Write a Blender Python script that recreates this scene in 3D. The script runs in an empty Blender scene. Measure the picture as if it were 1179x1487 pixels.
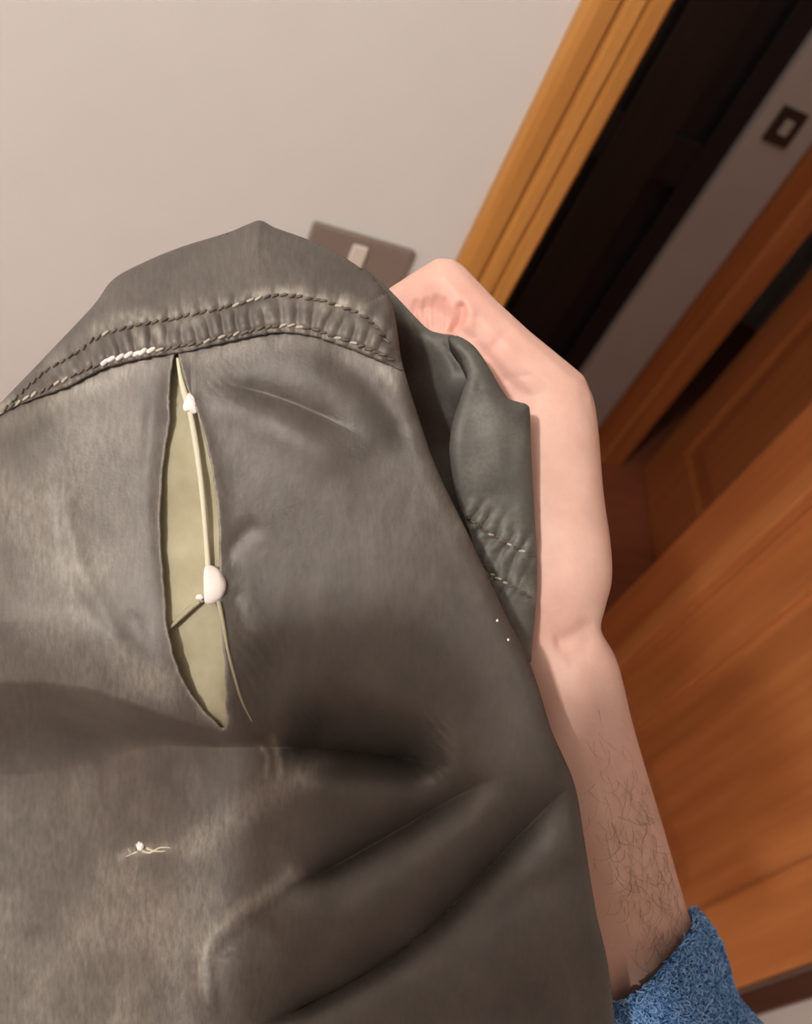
import bpy, bmesh, math, random
import numpy as np
from mathutils import Vector, Matrix
from mathutils.bvhtree import BVHTree

random.seed(4)
rng = np.random.default_rng(4)
SC = bpy.context.scene
COL = SC.collection

# ------------------------------------------------------------------ camera
F = 1140.0                                  # focal length in pixels of the 1179 x 1487 frame
CX, CY = 589.5, 743.5
EYE = np.array([0.0, 0.0, 1.55])
nad = np.array([-630.0, 1087.0, 1140.0]); nad /= np.linalg.norm(nad)      # straight down, in camera axes
upv = -nad
fw = np.array([0, 0, 1.0]) - upv * upv[2]; fw /= np.linalg.norm(fw)
rt = np.cross(fw, upv)
M3 = np.array([rt, fw, upv])                # camera axes (right, down, ahead) -> world
cam_d = bpy.data.cameras.new('camera')
cam = bpy.data.objects.new('camera', cam_d); COL.objects.link(cam)
ex, ey, ez = M3[:, 0], M3[:, 1], M3[:, 2]
cam.matrix_world = Matrix(((ex[0], -ey[0], -ez[0], EYE[0]), (ex[1], -ey[1], -ez[1], EYE[1]),
                           (ex[2], -ey[2], -ez[2], EYE[2]), (0, 0, 0, 1)))
cam_d.sensor_fit = 'VERTICAL'; cam_d.sensor_height = 36.0
cam_d.lens = F / 1487.0 * 36.0
cam_d.clip_start = 0.005
cam_d.dof.use_dof = True; cam_d.dof.focus_distance = 0.305; cam_d.dof.aperture_fstop = 9.0
SC.camera = cam

# ------------------------------------------------------------------ light, world, exposure
SC.view_settings.view_transform = 'Standard'; SC.view_settings.look = 'None'
SC.view_settings.gamma = 1.0; SC.view_settings.use_curve_mapping = False
SC.view_settings.exposure = 0.0
wd = bpy.data.worlds.new('world'); SC.world = wd; wd.use_nodes = True
wd.node_tree.nodes['Background'].inputs[0].default_value = (1.0, 0.86, 0.74, 1)
wd.node_tree.nodes['Background'].inputs[1].default_value = 0.05
LAMP = (-0.66, -1.10, 2.44)
ld = bpy.data.lights.new('ceiling_bulb', 'POINT'); ld.energy = 92; ld.color = (1.0, 0.965, 0.925)
ld.shadow_soft_size = 0.05
lo = bpy.data.objects.new('ceiling_bulb', ld); lo.location = LAMP; COL.objects.link(lo)
hd_ = bpy.data.lights.new('hall_fill', 'POINT'); hd_.energy = 7.0; hd_.color = (1.0, 0.88, 0.80); hd_.shadow_soft_size = 0.06  # unseen fill light, added to brighten the dim hall
hl = bpy.data.objects.new('hall_fill', hd_); hl.location = (0.05, 1.55, 2.45); COL.objects.link(hl)

# ------------------------------------------------------------------ helpers
def W(px, py, d):
    """world point seen at pixel px, py at depth d"""
    px = np.asarray(px, float); py = np.asarray(py, float); d = np.asarray(d, float)
    v = np.stack([(px - CX) / F * d, (py - CY) / F * d, d], -1)
    return v @ M3.T + EYE

def project(P):
    v = (np.asarray(P) - EYE) @ M3
    return v[..., 0] / v[..., 2] * F + CX, v[..., 1] / v[..., 2] * F + CY, v[..., 2]

def tag(o, label=None, cat=None, group=None, kind=None):
    for k, v in (('label', label), ('category', cat), ('group', group), ('kind', kind)):
        if v: o[k] = v
    return o

def empty(name, loc=(0, 0, 0), rz=0.0):
    o = bpy.data.objects.new(name, None); COL.objects.link(o)
    o.location = loc; o.rotation_euler = (0, 0, rz); o.empty_display_size = 0.05
    return o

def link(name, me, mat, parent=None, smooth=True):
    o = bpy.data.objects.new(name, me); COL.objects.link(o)
    if mat is not None and not me.materials: me.materials.append(mat)
    if smooth:
        me.polygons.foreach_set('use_smooth', [True] * len(me.polygons))
    if parent is not None: o.parent = parent
    return o

def mesh_np(name, V, Fc):
    me = bpy.data.meshes.new(name)
    me.from_pydata([tuple(map(float, v)) for v in V], [], [tuple(map(int, f)) for f in Fc])
    me.validate(); me.update()
    return me

def keep_world(o, parent):
    """child whose vertices are in world coordinates"""
    o.parent = parent
    o.matrix_parent_inverse = (Matrix.Translation(parent.location) @ parent.rotation_euler.to_matrix().to_4x4()).inverted()
    return o

def spline(pts, n=12, closed=False):
    P = np.array(pts, float); out = []
    N = len(P)
    for i in range(N if closed else N - 1):
        if closed: p0, p1, p2, p3 = P[(i - 1) % N], P[i], P[(i + 1) % N], P[(i + 2) % N]
        else: p0, p1, p2, p3 = P[max(i - 1, 0)], P[i], P[i + 1], P[min(i + 2, N - 1)]
        for k in range(n):
            t = k / n
            out.append(0.5 * (2 * p1 + (p2 - p0) * t + (2 * p0 - 5 * p1 + 4 * p2 - p3) * t * t + (3 * p1 - p0 - 3 * p2 + p3) * t ** 3))
    if not closed: out.append(P[-1])
    return np.array(out)

def inside(poly, X, Y):
    r = np.zeros(X.shape, bool)
    x0, y0 = poly[-1]
    for x1, y1 in poly:
        c = ((y1 > Y) != (y0 > Y))
        if y1 != y0:
            r ^= c & (X < (x0 - x1) * (Y - y1) / (y0 - y1) + x1)
        x0, y0 = x1, y1
    return r

def nearest(poly, X, Y, chunk=20000):
    """distance to a dense polyline, and index of its nearest point"""
    D = np.empty(len(X)); I = np.empty(len(X), int)
    for s in range(0, len(X), chunk):
        d = (X[s:s + chunk, None] - poly[None, :, 0]) ** 2 + (Y[s:s + chunk, None] - poly[None, :, 1]) ** 2
        I[s:s + chunk] = d.argmin(1); D[s:s + chunk] = np.sqrt(d.min(1))
    return D, I

def dense(poly, step=2.0, closed=False):
    P = np.array(poly, float)
    if closed: P = np.vstack([P, P[:1]])
    seg = np.linalg.norm(np.diff(P, axis=0), axis=1); s = np.concatenate([[0], np.cumsum(seg)])
    t = np.arange(0, s[-1], step)
    return np.stack([np.interp(t, s, P[:, 0]), np.interp(t, s, P[:, 1])], 1)

_h = np.random.default_rng(11).random((256, 256))
def vnoise(x, y):
    xi = np.floor(x).astype(int); yi = np.floor(y).astype(int); fx = x - xi; fy = y - yi
    fx = fx * fx * (3 - 2 * fx); fy = fy * fy * (3 - 2 * fy)
    g = lambda a, b: _h[a % 256, b % 256]
    return (g(xi, yi) * (1 - fx) + g(xi + 1, yi) * fx) * (1 - fy) + (g(xi, yi + 1) * (1 - fx) + g(xi + 1, yi + 1) * fx) * fy - 0.5
def fbm(x, y, o=4):
    r = 0; a = 1.0
    for k in range(o):
        r = r + a * vnoise(x * 2 ** k + 17 * k, y * 2 ** k + 5 * k); a *= 0.5
    return r

# ------------------------------------------------------------------ materials
def lin(r, g, b):
    f = lambda c: (c / 255 / 12.92) if c / 255 <= 0.04045 else ((c / 255 + 0.055) / 1.055) ** 2.4
    return (f(r), f(g), f(b), 1)

def mat(name, col, rough=0.5, spec=0.5):
    m = bpy.data.materials.new(name); m.use_nodes = True
    b = m.node_tree.nodes['Principled BSDF']
    b.inputs['Base Color'].default_value = col; b.inputs['Roughness'].default_value = rough
    b.inputs['Specular IOR Level'].default_value = spec
    b.inputs['Specular Tint'].default_value = (1.0, 0.95, 0.89, 1)
    return m

def N(m, t, **k):
    n = m.node_tree.nodes.new(t)
    for a, v in k.items():
        if a in n.inputs.keys(): n.inputs[a].default_value = v
        else: setattr(n, a, v)
    return n

def L(m, a, b): m.node_tree.links.new(a, b)
def bsdf(m): return m.node_tree.nodes['Principled BSDF']

def noisy(m, c1, c2, scale=5.0, stretch=(1, 1, 1), detail=6.0, bump=0.0, bscale=None, lo=0.35, hi=0.65, bdist=0.001):
    """colour that wanders between c1 and c2, with optional fine relief"""
    tc = N(m, 'ShaderNodeTexCoord'); mp = N(m, 'ShaderNodeMapping'); mp.inputs['Scale'].default_value = stretch
    L(m, tc.outputs['Object'], mp.inputs['Vector'])
    n = N(m, 'ShaderNodeTexNoise', Scale=scale, Detail=detail, Roughness=0.6); L(m, mp.outputs[0], n.inputs['Vector'])
    r = N(m, 'ShaderNodeValToRGB'); r.color_ramp.elements[0].position = lo; r.color_ramp.elements[1].position = hi
    r.color_ramp.elements[0].color = c1; r.color_ramp.elements[1].color = c2
    L(m, n.outputs['Fac'], r.inputs['Fac']); L(m, r.outputs['Color'], bsdf(m).inputs['Base Color'])
    if bump:
        n2 = N(m, 'ShaderNodeTexNoise', Scale=bscale or scale * 4, Detail=4.0); L(m, mp.outputs[0], n2.inputs['Vector'])
        bp = N(m, 'ShaderNodeBump', Strength=bump, Distance=bdist); L(m, n2.outputs['Fac'], bp.inputs['Height'])
        L(m, bp.outputs['Normal'], bsdf(m).inputs['Normal'])
    return r

M = {}
M['plaster'] = mat('white_plaster', (0.74, 0.70, 0.66, 1), 0.85, 0.2)
noisy(M['plaster'], (0.66, 0.65, 0.63, 1), (0.70, 0.69, 0.67, 1), 3.0, bump=0.15, bscale=160, bdist=0.0006)
M['plaster_tan'] = mat('tan_plaster', (0.62, 0.58, 0.54, 1), 0.9, 0.1)
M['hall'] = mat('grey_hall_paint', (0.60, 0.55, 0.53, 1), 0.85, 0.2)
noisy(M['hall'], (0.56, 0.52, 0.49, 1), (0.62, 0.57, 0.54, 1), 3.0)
def wood(name, c1, c2, rough=0.38, stretch=(14, 14, 0.9), spec=0.5):
    m = mat(name, c1, rough, spec); noisy(m, c1, c2, 3.0, stretch, 8.0, bump=0.06, bscale=14, bdist=0.0008, lo=0.3, hi=0.7)
    return m
M['casing'] = wood('honey_oak', (0.40, 0.165, 0.032, 1), (0.54, 0.25, 0.060, 1), 0.42)
M['door'] = wood('orange_cherry', (0.40, 0.135, 0.038, 1), (0.56, 0.215, 0.068, 1), 0.42)
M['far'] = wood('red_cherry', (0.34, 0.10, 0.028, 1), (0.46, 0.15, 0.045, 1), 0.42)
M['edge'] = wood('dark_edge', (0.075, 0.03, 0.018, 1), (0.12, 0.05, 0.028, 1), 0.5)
M['dark'] = wood('dark_walnut', (0.020, 0.013, 0.011, 1), (0.035, 0.022, 0.018, 1), 0.5)
M['darker'] = wood('black_walnut', (0.012, 0.009, 0.010, 1), (0.020, 0.016, 0.018, 1), 0.5)
M['floor'] = wood('red_floor', (0.26, 0.075, 0.035, 1), (0.34, 0.10, 0.048, 1), 0.5, (1.2, 9, 9))
M['plate'] = mat('taupe_plate', (0.22, 0.175, 0.145, 1), 0.45)
M['rocker'] = mat('ivory_rocker', (0.66, 0.60, 0.53, 1), 0.4)
M['hallplate'] = mat('dark_hall_plate', (0.055, 0.035, 0.03, 1), 0.4)
M['brass'] = mat('brass', (0.5, 0.33, 0.12, 1), 0.3); bsdf(M['brass']).inputs['Metallic'].default_value = 1
M['phone'] = mat('black_phone', (0.012, 0.012, 0.013, 1), 0.4)

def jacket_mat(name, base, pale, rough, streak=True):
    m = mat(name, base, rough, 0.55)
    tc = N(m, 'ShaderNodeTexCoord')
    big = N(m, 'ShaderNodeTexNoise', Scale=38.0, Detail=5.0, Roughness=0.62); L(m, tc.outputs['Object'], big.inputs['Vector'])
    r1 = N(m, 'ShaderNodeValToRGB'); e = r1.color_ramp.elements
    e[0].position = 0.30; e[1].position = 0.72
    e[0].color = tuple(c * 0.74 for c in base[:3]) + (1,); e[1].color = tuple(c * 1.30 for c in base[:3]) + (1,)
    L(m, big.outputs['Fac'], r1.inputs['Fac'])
    # rubbed patches and painted-in light come from a mesh attribute, broken up by scratches and specks
    at = N(m, 'ShaderNodeAttribute', attribute_name='wear_and_light')
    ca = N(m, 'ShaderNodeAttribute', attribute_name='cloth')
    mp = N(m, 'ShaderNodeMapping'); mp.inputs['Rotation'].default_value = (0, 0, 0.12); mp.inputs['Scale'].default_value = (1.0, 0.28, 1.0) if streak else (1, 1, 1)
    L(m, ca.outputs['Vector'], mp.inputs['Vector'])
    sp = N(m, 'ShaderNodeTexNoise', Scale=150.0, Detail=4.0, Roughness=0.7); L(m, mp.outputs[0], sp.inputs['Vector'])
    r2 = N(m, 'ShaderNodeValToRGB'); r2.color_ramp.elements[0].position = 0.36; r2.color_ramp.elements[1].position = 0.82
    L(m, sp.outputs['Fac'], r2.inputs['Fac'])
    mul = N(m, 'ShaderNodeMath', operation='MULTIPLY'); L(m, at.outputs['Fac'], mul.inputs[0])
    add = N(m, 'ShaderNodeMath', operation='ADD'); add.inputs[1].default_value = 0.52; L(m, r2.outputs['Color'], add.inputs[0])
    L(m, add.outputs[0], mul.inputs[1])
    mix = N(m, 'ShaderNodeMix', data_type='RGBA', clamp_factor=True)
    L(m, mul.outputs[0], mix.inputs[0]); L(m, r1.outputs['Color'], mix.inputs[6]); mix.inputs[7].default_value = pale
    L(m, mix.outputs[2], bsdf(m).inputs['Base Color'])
    wv = N(m, 'ShaderNodeTexNoise', Scale=900.0, Detail=3.0); L(m, tc.outputs['Object'], wv.inputs['Vector'])
    w2 = N(m, 'ShaderNodeTexNoise', Scale=120.0, Detail=5.0); L(m, tc.outputs['Object'], w2.inputs['Vector'])
    b1 = N(m, 'ShaderNodeBump', Strength=0.22, Distance=0.0004); L(m, wv.outputs['Fac'], b1.inputs['Height'])
    b2 = N(m, 'ShaderNodeBump', Strength=0.16, Distance=0.0010); L(m, w2.outputs['Fac'], b2.inputs['Height']); L(m, b1.outputs['Normal'], b2.inputs['Normal'])
    L(m, b2.outputs['Normal'], bsdf(m).inputs['Normal'])
    return m
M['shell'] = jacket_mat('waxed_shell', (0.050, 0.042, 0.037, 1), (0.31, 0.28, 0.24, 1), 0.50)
M['fold'] = jacket_mat('green_grey_shell', (0.052, 0.052, 0.046, 1), (0.25, 0.24, 0.21, 1), 0.58, False)
M['lining'] = mat('olive_lining', (0.36, 0.32, 0.19, 1), 0.75, 0.2)
noisy(M['lining'], (0.32, 0.285, 0.185, 1), (0.40, 0.365, 0.25, 1), 45.0, bump=0.2, bscale=600, bdist=0.0003)
M['strand'] = mat('pale_strand', (0.62, 0.57, 0.43, 1), 0.8, 0.2)
M['padding'] = mat('white_padding', (0.83, 0.76, 0.72, 1), 0.9, 0.1)
M['stitch'] = mat('brown_thread', (0.105, 0.085, 0.065, 1), 0.5, 0.4)
M['stitch_pale'] = mat('rubbed_thread', (0.42, 0.37, 0.30, 1), 0.6, 0.3)
M['stitch_white'] = mat('bare_thread', (0.78, 0.70, 0.66, 1), 0.7, 0.2)

def skin_mat():
    m = mat('skin', (0.66, 0.40, 0.32, 1), 0.5, 0.35)
    r = noisy(m, (0.64, 0.40, 0.325, 1), (0.72, 0.475, 0.395, 1), 55.0, bump=0.25, bscale=420, bdist=0.0006)
    at = N(m, 'ShaderNodeAttribute', attribute_name='flush')
    mix = N(m, 'ShaderNodeMix', data_type='RGBA', clamp_factor=True); L(m, at.outputs['Fac'], mix.inputs[0])
    L(m, r.outputs['Color'], mix.inputs[6]); mix.inputs[7].default_value = (0.80, 0.38, 0.32, 1)
    at2 = N(m, 'ShaderNodeAttribute', attribute_name='tan')
    mix2 = N(m, 'ShaderNodeMix', data_type='RGBA', clamp_factor=True); L(m, at2.outputs['Fac'], mix2.inputs[0])
    L(m, mix.outputs[2], mix2.inputs[6]); mix2.inputs[7].default_value = (0.60, 0.365, 0.275, 1)
    L(m, mix2.outputs[2], bsdf(m).inputs['Base Color'])
    bsdf(m).inputs['Subsurface Weight'].default_value = 0.15
    bsdf(m).inputs['Subsurface Radius'].default_value = (0.004, 0.0016, 0.0009)
    return m
M['skin'] = skin_mat()
M['nail'] = mat('nail', (0.78, 0.52, 0.45, 1), 0.3)
M['hair'] = mat('brown_hair', (0.22, 0.125, 0.08, 1), 0.5)
M['fleece'] = mat('blue_fleece', (0.055, 0.16, 0.37, 1), 0.95, 0.1)
noisy(M['fleece'], (0.03, 0.095, 0.235, 1), (0.075, 0.19, 0.40, 1), 130.0)
def fibre_mat():
    m = mat('fleece_fibre', (0.1, 0.24, 0.5, 1), 0.9, 0.15)
    at = N(m, 'ShaderNodeAttribute', attribute_name='shade')
    r = N(m, 'ShaderNodeValToRGB'); r.color_ramp.elements[0].color = (0.070, 0.21, 0.47, 1); r.color_ramp.elements[1].color = (0.31, 0.52, 0.84, 1)
    L(m, at.outputs['Fac'], r.inputs['Fac']); L(m, r.outputs['Color'], bsdf(m).inputs['Base Color'])
    return m
M['fibre'] = fibre_mat()

# ------------------------------------------------------------------ the room (wall frame: t along the door wall, q through it)
E = np.array([0.868, 0.496]); E /= np.linalg.norm(E); Q = np.array([-E[1], E[0]])
RZ = math.atan2(E[1], E[0])
def tq(t, q, z=0.0):
    p = E * t + Q * q
    return (float(p[0]), float(p[1]), float(z))

def ray_q(px, py, q):
    """t, z where the view through a pixel meets the plane q"""
    v = np.array([(px - CX) / F, (py - CY) / F, 1.0]) @ M3.T
    s = q / (v[0] * Q[0] + v[1] * Q[1])
    return s * (v[0] * E[0] + v[1] * E[1]), EYE[2] + s * v[2]

def box_bm(bm, a, b, bev=0.0):
    r = bmesh.ops.create_cube(bm, size=1.0)
    a, b = np.minimum(a, b), np.maximum(a, b)
    for v in r['verts']:
        v.co = Vector([(a[k] + b[k]) / 2 + v.co[k] * (b[k] - a[k]) for k in range(3)])
    if bev:
        es = {e for v in r['verts'] for e in v.link_edges}
        bmesh.ops.bevel(bm, geom=list(es), offset=bev, segments=2, affect='EDGES', profile=0.5)

def boxes(name, bxs, m, parent=None, loc=(0, 0, 0), rz=RZ, bev=0.0, kind=None):
    bm = bmesh.new()
    for a, b in bxs: box_bm(bm, np.array(a, float), np.array(b, float), bev)
    me = bpy.data.meshes.new(name); bm.to_mesh(me); bm.free()
    o = link(name, me, m, parent, smooth=False)
    if parent is None: o.location = loc; o.rotation_euler = (0, 0, rz)
    if kind: o['kind'] = kind
    return o

def profile_strip(name, prof, z0, z1, m, flip=1, kind='structure', t0=0.0, q0=0.0):
    """upright moulding: prof is (t, q) outline, swept from z0 to z1"""
    V = [(t0 + flip * t, q0 + q, z0) for t, q in prof] + [(t0 + flip * t, q0 + q, z1) for t, q in prof]
    n = len(prof)
    Fc = [(i, (i + 1) % n, n + (i + 1) % n, n + i) for i in range(n)] + [tuple(range(n))[::-1], tuple(range(n, 2 * n))]
    me = mesh_np(name, V, Fc)
    bm = bmesh.new(); bm.from_mesh(me); bmesh.ops.recalc_face_normals(bm, faces=bm.faces); bm.to_mesh(me); bm.free()
    o = link(name, me, m, None, smooth=False); o.rotation_euler = (0, 0, RZ); o['kind'] = kind
    return o

QW = 0.798                                    # room face of the door wall
tcl = ray_q(752, 190, QW)[0]                  # left casing, outer edge
tcr = tcl + 0.078
hr = ray_q(1179, 690, QW)[0]                  # right casing, inner edge
WT = 0.11                                     # wall thickness
HD = 2.08                                     # door head
boxes('wall_left', [((-1.9, QW, 0), (tcl + 0.05, QW + WT, 2.62)), ((tcl + 0.05, QW, HD + 0.03), (hr + 0.04, QW + WT, 2.62)),
                    ((hr + 0.04, QW, 0), (2.4, QW + WT, 2.62))], M['plaster'], kind='structure')
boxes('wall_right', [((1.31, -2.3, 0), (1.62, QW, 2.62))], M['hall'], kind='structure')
boxes('wall_back', [((-1.9, -2.4, 0), (1.62, -2.3, 2.62))], M['plaster_tan'], kind='structure')
boxes('wall_side', [((-2.0, -2.4, 0), (-1.9, QW + WT, 2.62))], M['plaster_tan'], kind='structure')
boxes('floor', [((-2.0, -2.4, -0.06), (3.2, 3.4, 0))], M['floor'], kind='structure')
boxes('ceiling', [((-2.0, -2.4, 2.62), (3.2, 3.4, 2.70))], M['plaster_tan'], kind='structure')
casing = [(0, 0.02), (0, -0.012), (0.003, -0.017), (0.010, -0.020), (0.026, -0.020), (0.0285, -0.0145), (0.034, -0.0135), (0.0375, -0.0185),
          (0.050, -0.0195), (0.0525, -0.0140), (0.0565, -0.0140), (0.059, -0.0190), (0.073, -0.0185), (0.078, -0.014), (0.078, 0.02)]
profile_strip('trim_1', casing, 0, HD + 0.07, M['casing'], 1, t0=tcl, q0=QW)
profile_strip('trim_2', casing, 0, HD + 0.07, M['door'], -1, t0=hr + 0.078, q0=QW)
boxes('trim_3', [((tcr - 0.005, QW - 0.018, HD), (hr + 0.005, QW + 0.02, HD + 0.07))], M['casing'], kind='structure')
# door lining in the wall's thickness
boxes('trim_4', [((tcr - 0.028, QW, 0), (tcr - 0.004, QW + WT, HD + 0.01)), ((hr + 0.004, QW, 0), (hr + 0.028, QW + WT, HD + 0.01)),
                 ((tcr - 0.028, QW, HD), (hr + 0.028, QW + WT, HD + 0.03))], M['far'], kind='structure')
boxes('baseboard_left', [((-1.9, QW - 0.012, 0), (tcl, QW, 0.08))], M['casing'], kind='structure')

# hall beyond the doorway
QF = 1.92
tg0 = ray_q(1022, 285, QF)[0]; tg1 = ray_q(1027, 410, QF)[0]
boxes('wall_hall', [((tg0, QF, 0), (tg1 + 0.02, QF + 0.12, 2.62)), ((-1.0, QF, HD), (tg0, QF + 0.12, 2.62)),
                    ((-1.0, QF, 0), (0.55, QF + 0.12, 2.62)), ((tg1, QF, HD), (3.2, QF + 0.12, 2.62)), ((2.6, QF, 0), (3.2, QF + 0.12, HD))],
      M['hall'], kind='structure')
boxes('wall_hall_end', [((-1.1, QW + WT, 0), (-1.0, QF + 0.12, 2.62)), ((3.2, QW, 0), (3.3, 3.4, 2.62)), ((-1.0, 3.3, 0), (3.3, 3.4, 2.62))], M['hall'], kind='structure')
boxes('baseboard_hall', [((tg0, QF - 0.014, 0), (tg1 + 0.01, QF, 0.10))], M['dark'], kind='structure')
# dark closed door in the hall, left of the grey wall
d3 = empty('door_3', tq(0.98, QF + 0.03, 0), RZ); d3['kind'] = 'structure'
x0, x1 = 0.55 - 0.98, tg0 - 0.98
boxes('door_panel', [((x0, 0.02, 0.0), (x1, 0.05, HD))], M['darker'], d3)
for a, b, m in ((x0, x0 + 0.10, 'dark'), (x1 - 0.075, x1, 'darker'), (-0.16, -0.04, 'dark'), (0.10, 0.26, 'dark')):
    boxes('stile', [((a, -0.012, 0.0), (b, 0.03, HD))], M[m], d3, bev=0.004)
for a, b in ((0.0, 0.22), (0.95, 1.07), (HD - 0.14, HD)):
    boxes('rail', [((x0, -0.004, a), (x1, 0.03, b))], M['darker'], d3, bev=0.004)

# far doorway: wood casing, and a raised-panel leaf standing open towards the hall
tgr = ray_q(930, 672, QF)[0]
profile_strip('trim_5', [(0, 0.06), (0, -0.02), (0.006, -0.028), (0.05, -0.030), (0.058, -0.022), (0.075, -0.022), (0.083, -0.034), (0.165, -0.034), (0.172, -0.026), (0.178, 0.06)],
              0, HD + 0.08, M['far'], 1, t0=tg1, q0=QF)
def raised_leaf(name, loc, rz, wdt, hgt, thick, ma, medge, cols, rails, parent_kind='structure'):
    """framed door leaf along +x of its own axes, faces at y = 0 (seen) and y = thick"""
    d = empty(name, loc, rz); d['kind'] = parent_kind
    for a, b in cols:
        boxes('stile', [((a, 0.0, 0.008), (b, thick, hgt))], ma, d, bev=0.003)
    xs = [c for c in cols]
    for a, b in rails:
        for i in range(len(xs) - 1):
            boxes('rail', [((xs[i][1] - 0.001, 0.0005, a), (xs[i + 1][0] + 0.001, thick - 0.0005, b))], ma, d, bev=0.003)
    for i in range(len(xs) - 1):
        for j in range(len(rails) - 1):
            xa, xb, za, zb = xs[i][1], xs[i + 1][0], rails[j][1], rails[j + 1][0]
            ins = min(0.075, (xb - xa) * 0.3)
            V = []; Fc = []
            for s, (y0, y1) in ((0, (0.016, 0.004)), (1, (thick - 0.016, thick - 0.004))):
                for k, yy in ((0.0, y0), (0.012, y0), (ins, y1)):
                    V += [(xa + k, yy, za + k), (xb - k, yy, za + k), (xb - k, yy, zb - k), (xa + k, yy, zb - k)]
                o = s * 12
                for r in (0, 4):
                    for c in range(4):
                        Fc.append((o + r + c, o + r + (c + 1) % 4, o + r + 4 + (c + 1) % 4, o + r + 4 + c))
                Fc.append((o + 8, o + 9, o + 10, o + 11))
            me = mesh_np('panel', V, Fc)
            bm = bmesh.new(); bm.from_mesh(me); bmesh.ops.recalc_face_normals(bm, faces=bm.faces); bm.to_mesh(me); bm.free()
            link('panel', me, ma, d, smooth=False)
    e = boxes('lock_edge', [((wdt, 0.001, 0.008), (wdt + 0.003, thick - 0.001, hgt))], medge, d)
    return d
def floor_at(px, py):
    v = np.array([(px - CX) / F, (py - CY) / F, 1.0]) @ M3.T
    return (EYE + v * (EYE[2] / -v[2]))[:2]
fa = floor_at(931, 682); fb = floor_at(966, 950)
fd = fb - fa; fl = float(np.linalg.norm(fd)); frz = math.atan2(fd[1], fd[0])
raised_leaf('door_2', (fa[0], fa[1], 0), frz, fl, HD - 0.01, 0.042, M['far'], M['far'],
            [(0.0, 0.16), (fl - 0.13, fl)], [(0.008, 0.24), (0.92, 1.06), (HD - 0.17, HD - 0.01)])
d2 = bpy.data.objects['door_2']
def handle(parent, x, z, side):
    bm = bmesh.new()
    box_bm(bm, np.array([x - 0.018, side * 0.0, z - 0.09]), np.array([x + 0.018, side * 0.006, z + 0.09]), 0.002)
    box_bm(bm, np.array([x - 0.009, side * 0.006, z + 0.02]), np.array([x + 0.009, side * 0.045, z + 0.038]), 0.003)
    box_bm(bm, np.array([x - 0.10, side * 0.036, z + 0.02]), np.array([x + 0.009, side * 0.050, z + 0.038]), 0.004)
    me = bpy.data.meshes.new('door_handle'); bm.to_mesh(me); bm.free()
    return link('door_handle', me, M['brass'], parent, smooth=False)
handle(d2, fl - 0.06, 1.02, -1)

# the room's own door, hinged on the right casing and standing open towards the camera
def ray_line(px, py, p0, d):
    v = np.array([(px - CX) / F, (py - CY) / F, 1.0]) @ M3.T
    A = np.array([[v[0], -d[0]], [v[1], -d[1]]])
    s, u = np.linalg.solve(A, p0)
    return u, EYE[2] + s * v[2]
hp = np.array(tq(hr + 0.058, QW - 0.018)[:2]); ldir = -Q
u_pan = ray_line(1090, 925, hp, ldir)[0]; u_gr = ray_line(1090, 1285, hp, ldir)[0]; u_end = ray_line(1120, 1418, hp, ldir)[0]
print('leaf', u_pan, u_gr, u_end, 'grey', tg0, tg1, tgr, 'opening', tcr, hr)
lrz = math.atan2(ldir[1], ldir[0])
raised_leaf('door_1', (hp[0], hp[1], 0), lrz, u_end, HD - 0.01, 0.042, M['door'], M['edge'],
            [(0.0, max(u_pan, 0.06)), (u_gr, u_end)], [(0.008, 0.22), (0.95, 1.10), (HD - 0.15, HD - 0.01)])  # lock edge gets a darker wood, its shade put into the colour
handle(bpy.data.objects['door_1'], u_end - 0.05, 1.16, -1)

def ray_t(px, py, t):
    v = np.array([(px - CX) / F, (py - CY) / F, 1.0]) @ M3.T
    s = t / (v[0] * E[0] + v[1] * E[1]); return s * (v[0] * Q[0] + v[1] * Q[1])
qa, qb = ray_t(1120, 1410, 1.31), ray_t(1130, 1466, 1.31)
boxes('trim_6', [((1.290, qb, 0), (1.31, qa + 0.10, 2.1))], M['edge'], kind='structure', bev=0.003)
# light switches
tl, zt = ray_q(455, 318, QW); tr_, _ = ray_q(602, 362, QW)
wsw = tr_ - tl
sw = empty('light_switch', tq((tl + tr_) / 2, QW, zt - 0.08), RZ)
tag(sw, 'taupe wall switch plate with one ivory rocker, behind the top of the jacket', 'light switch')
boxes('plate', [((-wsw / 2, -0.008, 0), (wsw / 2, 0, 0.08))], M['plate'], sw, bev=0.003)
boxes('rocker', [((-0.011, -0.012, 0.008), (0.007, -0.006, 0.070))], M['rocker'], sw, bev=0.002)
t2, z2 = ray_q(1139, 184, QF)
sw2 = empty('light_switch', tq(t2, QF, z2 - 0.045), RZ)
tag(sw2, 'small dark square switch on the dim grey hall wall', 'light switch')
boxes('plate', [((-0.042, -0.008, 0), (0.042, 0, 0.09))], M['hallplate'], sw2, bev=0.003)
boxes('rocker', [((-0.014, -0.012, 0.026), (0.014, -0.006, 0.064))], M['hall'], sw2, bev=0.002)

# ------------------------------------------------------------------ jacket
jk = empty('jacket', tuple(W(300, 1000, 0.30)))
tag(jk, 'dark waxed jacket with a long torn slit showing olive lining, held up by a hand', 'jacket')

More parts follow.
